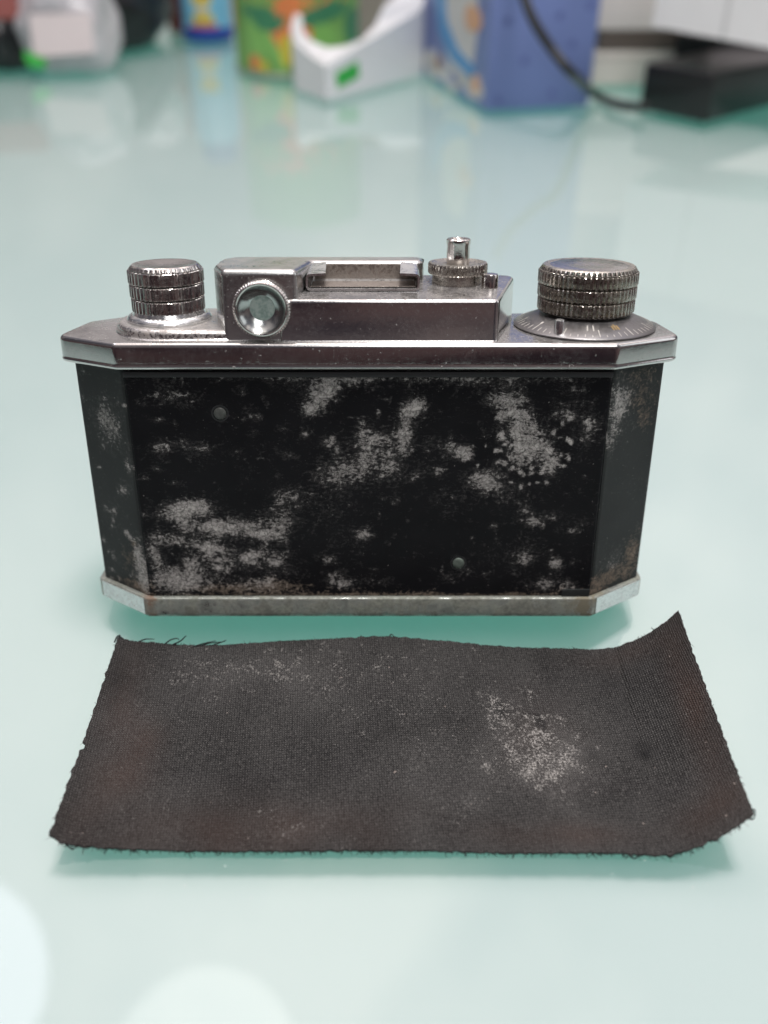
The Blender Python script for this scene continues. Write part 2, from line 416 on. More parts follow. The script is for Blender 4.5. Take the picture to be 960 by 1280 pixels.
blobs = [B(*a) for a in (
    (515, 512, 14, 13, .85), (505, 545, 10, 22, .75), (528, 505, 9, 9, .5), (470, 548, 22, 12, .5), (455, 565, 12, 20, .4), (490, 575, 50, 26, .42), (580, 567, 11, 9, 1.), (565, 560, 20, 12, .5),
    (602, 598, 24, 12, .55), (640, 512, 20, 22, .6), (622, 500, 22, 9, .5), (655, 545, 26, 24, .5), (690, 582, 10, 12, .75), (650, 575, 14, 12, .6), (608, 608, 10, 8, .7), (675, 560, 18, 18, .45), (735, 540, 18, 18, .55), (640, 620, 40, 22, .3),
    (400, 498, 18, 16, .65), (388, 512, 10, 8, .6), (432, 478, 40, 10, .35), (412, 485, 16, 9, .5), (412, 552, 10, 8, .65), (383, 543, 7, 5, .55), (362, 570, 12, 6, .5), (340, 480, 60, 14, .18), (210, 485, 22, 14, .25), (225, 500, 20, 12, .3),
    (200, 560, 14, 8, .5), (235, 560, 26, 10, .3), (245, 632, 24, 9, .8), (222, 642, 26, 12, .72), (265, 660, 40, 8, .66), (215, 675, 34, 9, .62), (330, 668, 26, 8, .8), (350, 650, 15, 22, .55), (360, 622, 18, 10, .55), (290, 655, 50, 16, .35),
    (260, 685, 18, 9, .65), (315, 695, 14, 9, .6), (240, 705, 12, 8, .5), (285, 700, 40, 14, .35), (222, 728, 34, 16, .8), (250, 715, 40, 20, .45), (196, 700, 9, 34, .5), (345, 700, 22, 20, .4), (320, 732, 46, 10, .55), (380, 640, 36, 30, .28), (430, 640, 26, 50, .2),
    (455, 670, 12, 6, .6), (430, 730, 20, 8, .6), (480, 728, 22, 8, .4), (420, 718, 14, 8, .45), (405, 590, 24, 16, .3), (445, 600, 40, 20, .28),
    (665, 652, 13, 9, .6), (690, 645, 12, 8, .5), (655, 700, 13, 8, .5), (695, 705, 10, 8, .75), (680, 730, 22, 11, .6), (712, 735, 14, 10, .55), (650, 690, 30, 20, .3), (720, 660, 20, 20, .2), (720, 505, 26, 20, .35), (570, 620, 30, 14, .2),
    (575, 705, 8, 9, .6), (275, 517, 8, 8, .5), (460, 472, 300, 4, .45), (600, 478, 120, 9, .28),
    (300, 735, 90, 8, .6, 1), (430, 745, 300, 3.5, .75, 1), (345, 730, 40, 12, .6, 1), (470, 740, 80, 9, .45, 1), (700, 735, 50, 9, .5, 1), (420, 482, 40, 14, .4, 1), (250, 735, 50, 9, .35, 1), (640, 745, 120, 6, .5, 1), (190, 730, 10, 18, .5, 1))]
rb = random.Random(3)
for _ in range(60): blobs.append(B(rb.gauss(652, 30), rb.gauss(566, 22), rb.uniform(1.5, 3.5), rb.uniform(1.5, 3.5), rb.uniform(.7, 1.1)))
for _ in range(130): blobs.append(B(rb.uniform(170, 755), rb.uniform(470, 740), rb.uniform(2, 9), rb.uniform(1.5, 6), rb.uniform(.2, .55)))
stain_grid('back_panel', (-51.1, 0), (44.8, 0), -.2, 50.9, 300, 160, LACB, blobs, thick=.4, edge_r=.3)
sl = [(-52.5, 30, 1.2, 3, .5, 0), (-55, 8, 5, 5, .5, 1), (-52, 4, 2.5, 5, .8, 0), (-52.4, 9, 1.6, 5, .7, 0), (-53.5, 12, 1.5, 1, .7, 1), (-54.5, 13, 1.4, .9, .6, 0), (-57, 40, 3, 5, .45, 0), (-55, 36, 3, 4, .4, 0), (-54.5, 24, 1.6, 1, .7, 0), (-58, 18, 1, 1, .5, 0), (-53, 1, 4, 2.5, .9, 1), (-59, 1, 5, 1.2, .4, 1), (-60, 7, 1, 2, .5, 0)]
sr = [(52, 44, 6, 5, .55, 1), (47, 43, 3, 6, .7, 0), (55, 38, 3, 5, .5, 1), (49, 3, 6, 3, .8, 1), (55, 7, 3, 6, .75, 1), (50, 6, 3, 3, .4, 0), (46, 1, 3, 2, .7, 1), (46, 36, 1.5, 4, .6, 0), (51, 49, 7, 2, .4, 1)]
for _ in range(26): sl.append((rb.uniform(-63, -51), rb.uniform(0, 50), rb.uniform(.3, 1), rb.uniform(.3, 1), rb.uniform(.3, .6), 0))
for _ in range(18): sr.append((rb.uniform(45, 57), rb.uniform(0, 50), rb.uniform(.3, .9), rb.uniform(.3, 1), rb.uniform(.2, .5), 0))
stain_grid('side_panel', (-63.2, 8.8), (-51.2, .05), -.2, 50.9, 40, 160, LACS, sl, thick=.4, edge_r=.2)
stain_grid('side_panel', (44.95, .05), (57.3, 8.8), -.2, 50.9, 40, 160, LACS, sr, thick=.4, edge_r=.2)
# the two end faces behind the slanted side panels
stain_grid('end_panel', (-63.2, 17.2), (-63.2, 8.85), -.2, 50.9, 10, 40, LACS, [], thick=.4, edge_r=.1)
stain_grid('end_panel', (57.3, 8.85), (57.3, 17.2), -.2, 50.9, 10, 40, LACS, [], thick=.4, edge_r=.1)
boxm('latch_tab', (41.6, -.18, .95), (6.0, .35, 1.7), LACS, CAMO, bev=.1)
# hinge seam under the top cover
boxm('seam_strip', (-3.1, -.25, 49.6), (95.6, .4, 1.1), BLACK, CAMO, bev=.12)
RIV = plain('verdigris_rivet', (.10, .125, .108), .65, .2, var=.7, scale=900)
RIV2 = plain('dull_rivet', (.075, .08, .075), .6, .3, var=.8, scale=1200)
for (px, py, rm) in ((275, 517, RIV2), (573, 704, RIV)):
    p = clc(px, py, q=0)
    lathe('rivet', [(1.25, 0, 0), (1.25, .15, 0), (1.0, .3, 0), (.6, .36, 0), (.1, .32, 0)], rm, CAMO, 20, 'Y', (p.x, 0.05, p.z), auto=80)
    lathe('rivet_ring', [(1.75, 0, 0), (1.75, .05, 0), (1.4, .05, 0)], BLACK, CAMO, 24, 'Y', (p.x, 0.0, p.z), auto=30, cap=False)

# bottom plate and top cover
BP = [(-51.6, -1.05), (45.3, -1.05), (58.2, 8.3), (58.2, 17.5), (46, 23.4), (-51.5, 23.4), (-64.4, 17.5), (-64.4, 8.3)]
loft('base_plate', BP, [1.2]*8, [(1.0, -4.8), (.35, -4.65), (.05, -4.2), (0, -3.6), (0, -.4), (.05, -.12), (.25, 0), (1.0, .02)], CHG, CAMO, seg=5, auto=60)
for s, a, b_ in ((1, (45.6, -.86), (58.15, 8.2)), (-1, (-64.35, 8.2), (-51.9, -.86))):
    # the slanted ends of the base are clean bright plating
    a = Vector(a); b_ = Vector(b_); d = b_-a; n = Vector((d.y, -d.x)).normalized()*.06
    a = a+d*.06; b_ = b_-d*.03
    vs = []
    for z in (-4.2, -.3):
        for p in (a, b_): vs.append((p.x+n.x, p.y+n.y, z))
    vs += [(v[0]-n.x*6, v[1]-n.y*6, v[2]) for v in vs[:4]]
    mk('base_end_face', vs, [(0, 1, 3, 2), (4, 6, 7, 5), (0, 4, 5, 1), (2, 3, 7, 6), (0, 2, 6, 4), (1, 5, 7, 3)], CHE, CAMO)
TC = [(-51.8, -1.5), (44.9, -1.5), (58.9, 5.6), (57.6, 18.5), (47, 27), (-51, 27), (-62.4, 18.5), (-65.0, 5.6)]
lv = [(.9, 50.75), (.30, 50.75), (-.02, 51.0), (-.14, 51.3), (-.12, 51.45), (.02, 51.65)]+edge(52, 56, 1.0, 6)
loft('top_cover', TC, [2.2, 2.2, 3.0, 3, 3, 3, 3, 3.0], lv, CH, CAMO, seg=7, auto=50)
PT = []
for k in range(25):
    a = math.pi/2+math.pi*k/24
    PT.append((-43.6+10.6*math.cos(a), 12.2+10.9*math.sin(a)))
PT = PT+[(-29.5, 1.3), (-29.5, 23.1)]
loft('knob_plinth', PT, 0, edge(55.9, 57.9, 1.1, 5, foot=.5), CHD, CAMO, seg=2, auto=60)

# housings
dn = lambda x, y: -.045*(y-2)
upz = lambda x, y: .05*(y-1.5)
HB = [(-20, .6), (21.9, .6), (27.9, 22.5), (-20, 22.5)]
loft('release_housing', HB, [.5, 1.3, 3, .5], edge(55.9, 63.9, .7, 5, foot=.25), CH, CAMO, seg=6, auto=55, ztop=upz)
HA = [(-30.7, 1.1), (-16.4, 1.1), (-14.6, 16.4), (8.0, 16.4), (8.6, 24.4), (-31.5, 24.4), (-33.8, 20), (-33.6, 10)]
loft('viewfinder_housing', HA, [1.3, 1.4, 1.6, 1.8, 3.0, 3, 3, 4], edge(55.9, 69.4, 1.3, 7, foot=.25), CHA, CAMO, seg=7, auto=55, ztop=dn)

# accessory shoe: bent sheet channel
def make_shoe():
    t = .42; x0, x1 = -15.3, 7.0; q0, q1 = 7.4, 16.2; z0 = 64.02
    def sec(q):
        u = (q-q0)/(q1-q0); zl = 2.85+.35*u; lip = 3.7-.3*u; r = .7
        mid = []
        xc0, xc1 = x0+t/2, x1-t/2; zb = z0+t/2+upz(0, q); zt = zb+zl
        mid.append((xc0+lip, zt+.15)); mid.append((xc0+1.1, zt))
        for k in range(1, 4):
            a = math.pi/2+k/4*math.pi/2; mid.append((xc0+r+r*math.cos(a), zt-r+r*math.sin(a)))
        mid.append((xc0, zt-r)); mid.append((xc0, zb+r))
        for k in range(1, 4):
            a = math.pi+k/4*math.pi/2; mid.append((xc0+r+r*math.cos(a), zb+r+r*math.sin(a)))
        mid.append((xc0+r, zb))
        other = [(x0+x1-x, z) for (x, z) in reversed(mid)]
        mid = mid+other; out, inn = [], []
        for i, p in enumerate(mid):
            a = Vector(mid[max(i-1, 0)]); b = Vector(mid[min(i+1, len(mid)-1)]); d = (b-a).normalized(); n = Vector((-d.y, d.x))*t/2
            out.append((p[0]+n.x, q, p[1]+n.y)); inn.append((p[0]-n.x, q, p[1]-n.y))
        return out+list(reversed(inn))
    vs, fs = [], []; K = 6
    for k in range(K+1): s = sec(q0+(q1-q0)*k/K); n = len(s); vs += s
    for k in range(K):
        for i in range(n):
            j = (i+1) % n; fs.append((k*n+i, k*n+j, (k+1)*n+j, (k+1)*n+i))
    h = n//2
    for base in (0, K*n):
        for i in range(h-1): fs.append((base+i, base+i+1, base+n-2-i, base+n-1-i))
    sh = mk('accessory_shoe', vs, fs, CHC, CAMO, auto=40)
    boxm('shoe_floor', (-4.15, 12.1, 65.0), (20.6, 8.2, .12), SHD, sh, .03)
    boxm('shoe_back', (-4.15, 16.22, 66.6), (21.2, .3, 3.0), SHD, sh, .05)
make_shoe()

# knobs
def knob_profile(r, z0, z1, bands, k, cham):
    h = (z1-z0-cham)/bands; g = .28; pr = [(r-1.2, z0, 0), (r-.5, z0, 0)]
    for b_ in range(bands):
        a = z0+h*b_; rr = r-.22+.22*(b_/(bands-1)) if bands > 1 else r
        pr += [(rr-1.1, a+.04, 0), (rr-.12, a+g*.6, k), (rr, a+g, k), (rr, a+h-g, k), (rr-.12, a+h-g*.5, k), (rr-1.1, a+h-.03, 0)]
    pr += [(r-.5, z1-cham, 0), (r-.30, z1-cham+.05, k*.8), (r-.75, z1-.25, 0), (r-1.05, z1-.04, 0), (r-1.4, z1, 0), (r-2.2, z1-.10, 0), (r*.4, z1-.42, 0), (.2, z1-.5, 0)]
    return pr
lathe('rewind_knob', knob_profile(7.5, 59.7, 68.9, 3, .34, .9), CHK, CAMO, 44*4, c=(-43.6, 12, 0), auto=28, jitter=.02)
lathe('knob_collar', [(7.0, 57.7, 0), (8.3, 57.8, 0), (8.45, 58.3, 0), (8.1, 58.9, 0), (7.3, 59.2, 0), (7.0, 59.9, 0)], CHC, CAMO, 72, c=(-43.6, 12, 0))
KC = (41.3, 14.3)
lathe('advance_knob', knob_profile(10.05, 59.3, 68.35, 3, .62, 1.0), CHB, CAMO, 58*4, c=(*KC, 0), auto=28, jitter=.05)
lathe('knob_cap', [(7.9, 68.05, 0), (7.9, 68.22, 0), (7.6, 68.3, 0), (3, 68.1, 0), (.2, 68.05, 0)], CHK, CAMO, 60, c=(*KC, 0))
dial = lathe('counter_dial', [(13.9, 56.0, 0), (14.35, 56.15, 0), (14.45, 56.4, 0), (14.2, 56.6, 0), (9.6, 58.55, 0), (8.0, 58.8, 0), (8.0, 59.6, 0)], DIAL, CAMO, 120, c=(*KC, 0), auto=35)
WHT = plain('worn_white_paint', (.46, .44, .41), .7, var=.5, scale=700)
YEL = plain('worn_yellow_paint', (.33, .22, .09), .7, var=.4, scale=700)
def on_dial(rad, ang, lift=.03):
    u = (rad-9.6)/(14.2-9.6); z = 58.55+(56.6-58.55)*u+lift
    return Vector((KC[0]+rad*math.cos(ang), KC[1]+rad*math.sin(ang), z))
def dial_mark(r0, r1, a, wd, m):
    vs = []
    for rr, s in ((r0, -1), (r0, 1), (r1, 1), (r1, -1)):
        da = s*wd/2/rr; p = on_dial(rr, a+da, .035); vs.append(p)
    vs += [v-Vector((0, 0, .08)) for v in vs[:4]]
    return mk('dial_mark', vs, [(0, 1, 2, 3), (0, 4, 5, 1), (1, 5, 6, 2), (2, 6, 7, 3), (3, 7, 4, 0)], m, dial)
rd = random.Random(11)
for i in range(60):
    a = 2*math.pi*i/60+.03
    d0 = math.degrees(a) % 360
    r0 = 11.7 if i % 5 == 0 else 12.5
    if 225 < d0 < 285 and i % 5: r0 = 13.2
    dial_mark(r0+rd.uniform(-.1, .2), 13.85, a, .15 if i % 5 else .2, WHT)
def dpt(px, py):                            # angle and radius of a mark on the dial
    for z in (57.5,):
        p = clc(px, py, z=z); return math.atan2(p.y-KC[1], p.x-KC[0]), (Vector((p.x, p.y))-Vector(KC)).length
for (px, py, n_) in ((733, 409, 1), (739, 410, 1)):
    a, r_ = dpt(px, py); dial_mark(10.4, 12.0, a, .28, WHT)
a, r_ = dpt(760, 409)
for dv in (-.09, 0, .09): dial_mark(10.3+abs(dv)*4, 11.9, a+dv*.55, .3, YEL)
a, r_ = dpt(676, 406); dial_mark(11.0, 11.7, a, .5, WHT)
p = clc(699, 412, z=57.6)
lathe('dial_pin', [(1.0, 56.8, 0), (1.0, 59.2, 0), (.9, 59.45, 0), (.6, 59.55, 0), (.1, 59.55, 0)], CHC, CAMO, 28, c=(p.x, p.y, 0))

# shutter release
RC = (15.0, 16.0)
lathe('release_base', [(5.15, 64.0, 0), (5.15, 66.3, 0), (4.9, 66.5, 0)], CHB, CAMO, 56, c=(*RC, 0))
lathe('release_collar', [(4.6, 66.2, 0), (5.85, 66.35, .18), (6.05, 66.6, .26), (6.05, 68.2, .26), (5.85, 68.5, .2), (5.3, 68.55, 0), (4.7, 68.3, 0), (2.4, 68.2, 0)], CHB, CAMO, 46*4, c=(*RC, 0), auto=28)
lathe('release_button', [(2.3, 68.0, 0), (2.35, 69.0, 0), (2.35, 71.9, 0), (2.45, 72.2, 0), (2.45, 72.9, 0), (2.2, 73.15, 0), (1.7, 73.15, 0), (1.5, 72.9, 0), (.9, 72.75, 0), (.1, 72.7, 0)], CHK, CAMO, 40, c=(*RC, 0), auto=35)
p = clc(613, 361, z=64.4)
lathe('lock_pin', [(1.65, 64.1, 0), (1.65, 66.7, 0), (1.5, 67.0, 0), (1.0, 67.1, 0), (.1, 67.1, 0)], CHK, CAMO, 32, c=(p.x, p.y+1.5, 0), auto=35)

# eyepiece
EC = (-23.2, 0, 62.3)
eye = lathe('eyepiece', [(5.1, -1.3, 0), (5.35, -.9, .0), (5.5, -.6, .16), (5.5, .6, .16), (5.25, .85, .1), (5.0, 1.15, 0), (4.8, 1.2, 0), (4.55, 1.1, 0)], CHK, CAMO, 60*4, 'Y', EC, auto=30, cap=False)
lathe('eyepiece_cup', [(4.6, 1.12, 0), (4.42, .9, 0), (4.2, .6, 0), (2.45, -.82, 0), (2.2, -.9, 0)], CUP, eye, 96, 'Y', EC, auto=30, cap=False)
mg, tg, bgx = mat('clouded_glass')
co = nd(tg, 'ShaderNodeTexCoord').outputs['Object']
tg.links.new(mixc(tg, ramp(tg, noise_n(tg, 900, 5, .7, co), [(.4, 0.), (.62, 1.)]), (.22, .30, .27), (.40, .47, .44)), bgx.inputs['Base Color']); bgx.inputs['Roughness'].default_value = .22
lathe('eyepiece_glass', [(2.46, -1.2, 0), (2.46, -.84, 0), (2.0, -.72, 0), (1.0, -.62, 0), (.05, -.58, 0)], mg, eye, 40, 'Y', EC, auto=70)

# lens on the far side, on which the camera rests
lens = lathe('lens_barrel', [(23, -24, 0), (23, -30, 0), (21, -31, 0), (21, -40, 0), (22.1, -41, .2), (22.1, -48, .2), (21, -49, 0), (21, -55, 0), (20.5, -56, 0), (16, -56, 0), (14, -50, 0)], CHK, CAMO, 160, 'Y', (-3, 0, 22.5), auto=35, cap=False)
lathe('lens_glass', [(15, -52, 0), (8, -53.5, 0), (.1, -54, 0)], plain('dark_coated_glass', (.02, .02, .04), .05), lens, 48, 'Y', (-3, 0, 22.5), cap=False)

# ================================================================ THE PEELED LEATHERETTE
def make_cloth():
    top = [(148, 797, 3.2), (163, 802, 2.4), (190, 804, 1.7), (250, 808, .9), (330, 804, 1.7), (400, 800, 2.6), (480, 797, 3.2), (540, 801, 2.6), (600, 807, 1.5), (660, 811, .8), (720, 813, .7), (757, 812, 1.0), (795, 800, 3.6), (825, 783, 6.8), (848, 764, 10.2)]
    bot = [(62, 1045, 4.2), (80, 1054, 2.9), (108, 1059, 1.9), (180, 1063, 1.0), (270, 1065, .7), (370, 1065, .7), (470, 1064, .8), (560, 1065, .7), (640, 1067, .5), (700, 1067, .5), (770, 1068, .5), (830, 1070, .6), (865, 1062, 2.0), (905, 1044, 4.8), (942, 1019, 8.2)]
    T = spline([tw(*p) for p in top], 220); Bt = spline([tw(*p) for p in bot], 220)
    def even(L_):
        d = [0]
        for a, b in zip(L_, L_[1:]): d.append(d[-1]+(b-a).length)
        out = []; k = 0
        for i in range(221):
            t_ = d[-1]*i/220
            while k < len(d)-2 and d[k+1] < t_: k += 1
            out.append(L_[k].lerp(L_[k+1], (t_-d[k])/max(1e-6, d[k+1]-d[k])))
        return out
    T = even(T); Bt = even(Bt)
    o = empty('leatherette_covering', (0, 0, 0))
    NX, NY = 440, 150
    def at(L_, u):
        x = u*220; i = min(int(x), 219); return L_[i].lerp(L_[i+1], x-i)
    C0 = at(T, .5).lerp(at(Bt, .5), .5); C0.z = 0; o.location = C0*M
    def P(u, v):
        a = at(T, u); b = at(Bt, u); p = a.lerp(b, v)
        p.z -= .55*math.sin(math.pi*v)*min(1, (a.z+b.z)/4)             # slight sag between the curled edges
        p.z += .32*noise.noise(Vector((u*7, v*3.2, 1)))+.10*noise.noise(Vector((u*30, v*14, 5)))
        # crease at the right fold, and old glue lumps
        p.z -= .5*math.exp(-((u-(.873-.005*v))/.006)**2)*math.exp(-((v-.15)/.3)**2)
        g = math.exp(-((u-.71)/.06)**2-((v-.48)/.20)**2); p.z += g*.16*abs(noise.noise(Vector((u*110+v*20, v*46-u*30, 2))))
        g2 = math.exp(-((u-.76)/.10)**2-((v-.45)/.16)**2); p.z += g2*.22*(.5-abs(noise.noise(Vector((u*26+v*14, v*16-u*12, 6)))))
        p.z = max(p.z, .12)
        # ragged cut edges
        e1 = math.exp(-v/.006); e2 = math.exp(-(1-v)/.006)
        p.y += (e1*-1+e2)*.35*noise.noise(Vector((u*90, 3+v, 0)))+(e2-e1)*.16*noise.noise(Vector((u*420, 8, 0)))
        e3 = math.exp(-u/.004); e4 = math.exp(-(1-u)/.004)
        p.x += e3*(.35*noise.noise(Vector((1, v*30, 0)))+(.7 if .58 < v < .62 else 0))+e4*.3*noise.noise(Vector((4, v*40, 0)))
        return p
    grid = [[P(i/NX, j/NY) for i in range(NX+1)] for j in range(NY+1)]
    vs = [g-C0 for r_ in grid for g in r_]; W = NX+1; n0 = len(vs)
    vs += [v-Vector((0, 0, .0))+Vector((0, 0, -.55)) for v in vs]
    fs = []
    for j in range(NY):
        for i in range(NX):
            a = j*W+i; fs.append((a, a+W, a+W+1, a+1)); fs.append((n0+a, n0+a+1, n0+a+W+1, n0+a+W))
    rim = [i for i in range(W)]+[(j*W+NX) for j in range(1, NY+1)]+[NY*W+i for i in range(NX-1, -1, -1)]+[j*W for j in range(NY-1, 0, -1)]
    for k in range(len(rim)):
        a, b = rim[k], rim[(k+1) % len(rim)]; fs.append((a, b, n0+b, n0+a))
    lowest = min(v.z for v in vs)
    vs = [Vector((v.x, v.y, v.z-lowest+.02 if lowest < 0 else v.z)) for v in vs]
    m, t, b = mat('woven_backing')
    uvn = nd(t, 'ShaderNodeUVMap', uv_map='cloth').outputs[0]
    co = nd(t, 'ShaderNodeTexCoord').outputs['Object']
    # thread weave in millimetres of cloth
    def wv(rot, scale, dist=.6):
        mp = nd(t, 'ShaderNodeMapping'); mp.inputs['Rotation'].default_value = (0, 0, R(rot)); t.links.new(uvn, mp.inputs[0])
        x = nd(t, 'ShaderNodeTexWave', wave_type='BANDS', bands_direction='X'); x.inputs['Scale'].default_value = scale
        x.inputs['Distortion'].default_value = dist; x.inputs['Detail'].default_value = 2; x.inputs['Detail Scale'].default_value = 2.5
        t.links.new(mp.outputs[0], x.inputs[0]); return x.outputs['Fac']
    a1 = wv(4, .66, 2.6); a2 = wv(95, .60, 2.6)
    weave = mth(t, 'MULTIPLY', a1, a2)
    nf = noise_n(t, 2300, 4, .7, co); nm = noise_n(t, 330, 7, .7, co); nl = noise_n(t, 45, 5, .6, co)
    sa = nd(t, 'ShaderNodeVertexColor', layer_name='stain'); sp = nd(t, 'ShaderNodeSeparateColor'); t.links.new(sa.outputs[0], sp.inputs[0])
    dustm = mth(t, 'ADD', mth(t, 'MULTIPLY', ramp(t, nf, [(.30, .2), (.70, .82)]), .60), mth(t, 'ADD', mth(t, 'MULTIPLY', weave, .42), mth(t, 'MULTIPLY', nl, .48)))
    dustm = mth(t, 'ADD', dustm, mth(t, 'MULTIPLY', sp.outputs[0], .13))
    c = mixc(t, ramp(t, dustm, [(.44, 0), (.66, .28), (.98, 1)]), (.0125, .012, .0125), (.140, .135, .131))
    c = mixc(t, mth(t, 'MULTIPLY', sp.outputs[1], .45), c, (.070, .036, .026))
    c = mixc(t, mth(t, 'MULTIPLY', ramp(t, mth(t, 'ADD', mth(t, 'ADD', mth(t, 'MULTIPLY', nf, .6), mth(t, 'MULTIPLY', nm, .4)), mth(t, 'MULTIPLY', sp.outputs[2], .22)), [(.60, 0), (.76, 1)]), .8), c, (.008, .008, .009))
    mo = mth(t, 'ADD', mth(t, 'MULTIPLY', mth(t, 'SUBTRACT', nm, .5), 1.3), mth(t, 'ADD', mth(t, 'MULTIPLY', mth(t, 'SUBTRACT', nf, .5), 1.7), mth(t, 'MULTIPLY', sp.outputs[0], .34)))
    c = mixc(t, ramp(t, mo, [(.33, 0), (.48, .5), (.70, .95)]), c, (.40, .38, .36))
    c = mixc(t, ramp(t, noise_n(t, 950, 2, .5, co), [(.755, 0), (.79, .8)]), c, (.40, .34, .31))
    t.links.new(c, b.inputs['Base Color']); b.inputs['Roughness'].default_value = .8; b.inputs['Specular IOR Level'].default_value = .22
    hh = mth(t, 'ADD', mth(t, 'MULTIPLY', weave, 1.3), mth(t, 'ADD', mth(t, 'MULTIPLY', nf, .6), mth(t, 'MULTIPLY', nm, .6)))
    bump(t, b, hh, 1.0, .00028)
    sh = mk('backing_sheet', vs, fs, m, o, auto=60)
    me = sh.data
    # stains surveyed from the photograph, u across and v down the sheet
    st = [(.70, .50, .055, .20, .62, 0), (.66, .40, .035, .13, .5, 0), (.76, .60, .03, .06, .4, 0), (.62, .62, .03, .08, .3, 0), (.745, .52, .035, .09, .5, 0), (.70, .66, .04, .08, .4, 0), (.645, .30, .02, .05, .4, 0), (.72, .62, .05, .10, .45, 0), (.31, .17, .10, .14, .5, 0), (.20, .14, .07, .12, .5, 0), (.45, .2, .1, .2, .28, 0), (.56, .35, .08, .3, .22, 0), (.60, .8, .02, .04, .5, 0), (.12, .12, .06, .12, .3, 0), (.33, .93, .02, .03, .7, 0), (.34, .86, .05, .1, .3, 0),
          (.085, .62, .035, .16, 1.0, 1), (.04, .5, .03, .5, .5, 1), (.975, .5, .03, .5, .85, 1), (.28, .92, .12, .12, .5, 1), (.72, .93, .1, .05, .8, 1), (.94, .9, .05, .08, .7, 1), (.72, .5, .06, .2, .3, 1), (.9, .06, .08, .06, .5, 1), (.15, .92, .15, .1, .45, 1), (.45, .9, .1, .1, .35, 1),
          (.875, .56, .022, .07, 1.0, 2), (.665, .36, .012, .09, .8, 2), (.70, .38, .02, .03, .6, 2), (.80, .55, .03, .05, .6, 2), (.02, .3, .02, .4, .55, 2), (.985, .75, .02, .3, .4, 2), (.78, .6, .03, .03, .5, 2)]
    rq = random.Random(9)
    for _ in range(80): st.append((rq.gauss(.70, .042), rq.gauss(.52, .13), rq.uniform(.002, .006), rq.uniform(.006, .02), rq.uniform(.5, 1.0), 0))
    for _ in range(12): st.append((rq.gauss(.68, .04), rq.gauss(.44, .08), rq.uniform(.003, .008), rq.uniform(.02, .05), .7, 2))
    cols = []
    for j in range(NY+1):
        v = j/NY
        for i in range(W):
            u = i/NX; c3 = [0, 0, 0]
            for (bu, bv, ru, rv, s, ch) in st:
                du = (u-bu)/ru
                if abs(du) > 2.6: continue
                dv = (v-bv)/rv
                if abs(dv) > 2.6: continue
                c3[ch] += s*math.exp(-(du*du+dv*dv)*.9)
            k = noise.noise(Vector((u*14, v*6, 3)))
            cols.append((max(0, min(1, c3[0]+.10*k)), max(0, min(1, c3[1]*(.8+.6*k))), min(1, c3[2]), 1))
    cols = cols+cols
    ca = me.color_attributes.new('stain', 'FLOAT_COLOR', 'POINT'); ca.data.foreach_set('color', [x for q in cols for x in q])
    uv = me.uv_layers.new(name='cloth'); vi = [0]*len(me.loops); me.loops.foreach_get('vertex_index', vi); dat = []
    for k in vi:
        k = k % n0; dat += [(k % W)/NX*122, (k//W)/NY*50]
    uv.data.foreach_set('uv', dat)
    # frayed threads along the cut edges
    tv, tf = [], []
    def add(path, r0):
        v_, f_ = tube_vf(path, lambda s: r0*(1-.6*s), 5); k = len(tv); tv.extend([q-C0 for q in v_]); tf.extend([tuple(i+k for i in f) for f in f_])
    def thread(pts, r0=.16): add(spline([tw(*p) for p in pts], 12), r0)
    for pts in (([(172, 803, 2), (182, 799, 2.5), (193, 799, 2.6)]), ([(205, 806, 1.5), (213, 800, 2.4), (221, 798, 3), (224, 800, 3)]), ([(216, 806, 1.5), (226, 801, 2.5), (231, 796, 3.5), (233, 795, 3.6)]),
                ([(240, 809, 1.2), (256, 804, 1.8), (270, 801, 2)]), ([(250, 808, 1.2), (262, 804, 1.6), (281, 802, 1.8)]), ([(262, 808, 1.2), (276, 803, 1.6), (283, 800, 2)]), ([(485, 799, 3.2), (489, 793, 3.6), (494, 797, 3.6)]),
                ([(143, 803, 3), (147, 795, 3.6), (152, 797, 3.4), (160, 803, 2.6)]), ([(148, 800, 3), (150, 794, 3.8), (146, 796, 3.8)]), ([(676, 812, .8), (685, 810, 1.2), (690, 813, .8)]),
                ([(938, 1015, 8), (943, 1012, 8.6), (944, 1020, 8)]), ([(934, 1022, 7), (941, 1024, 7.4), (944, 1018, 8)]), ([(80, 1053, 2.6), (90, 1061, 1.6), (96, 1058, 1.8)]), ([(785, 1066, .4), (792, 1073, .2), (800, 1070, .2)]), ([(833, 1069, .4), (838, 1072, .3), (842, 1068, .6)])):
        thread(pts, .19)
    rt = random.Random(21)
    for i in range(620):
        side = rt.random()
        u = rt.random()
        if side < .42: base = P(u, 0); dr = Vector((rt.uniform(-.8, .8), rt.uniform(.3, 1), rt.uniform(-.3, .5)))
        elif side < .86: base = P(u, 1); dr = Vector((rt.uniform(-.8, .8), -rt.uniform(.3, 1), rt.uniform(-.4, .3)))
        elif side < .93: base = P(0, u); dr = Vector((-rt.uniform(.2, .7), rt.uniform(-1, 1), 0))
        else: base = P(1, u); dr = Vector((rt.uniform(.2, .7), rt.uniform(-1, 1), 0))
        ln = rt.uniform(.3, 1.0)*(1.9 if (side < .42 and .08 < u < .24 and rt.random() < .4) else 1); base = base+Vector((0, 0, -rt.uniform(.1, .4)))
        mid = base+dr*ln*.5+Vector((rt.uniform(-.2, .2), rt.uniform(-.2, .2), rt.uniform(-.05, .15))); end = base+dr*ln+Vector((rt.uniform(-.3, .3), 0, 0))
        for q in (mid, end): q.z = max(q.z, .12)
        add([base, mid, end], rt.uniform(.04, .1))
    tag(mk('frayed_thread', tv, tf, plain('black_thread', (.012, .013, .014), .85), o), kind='stuff')
    # loose lint and flakes lying on the sheet
    fl, ff = [], []
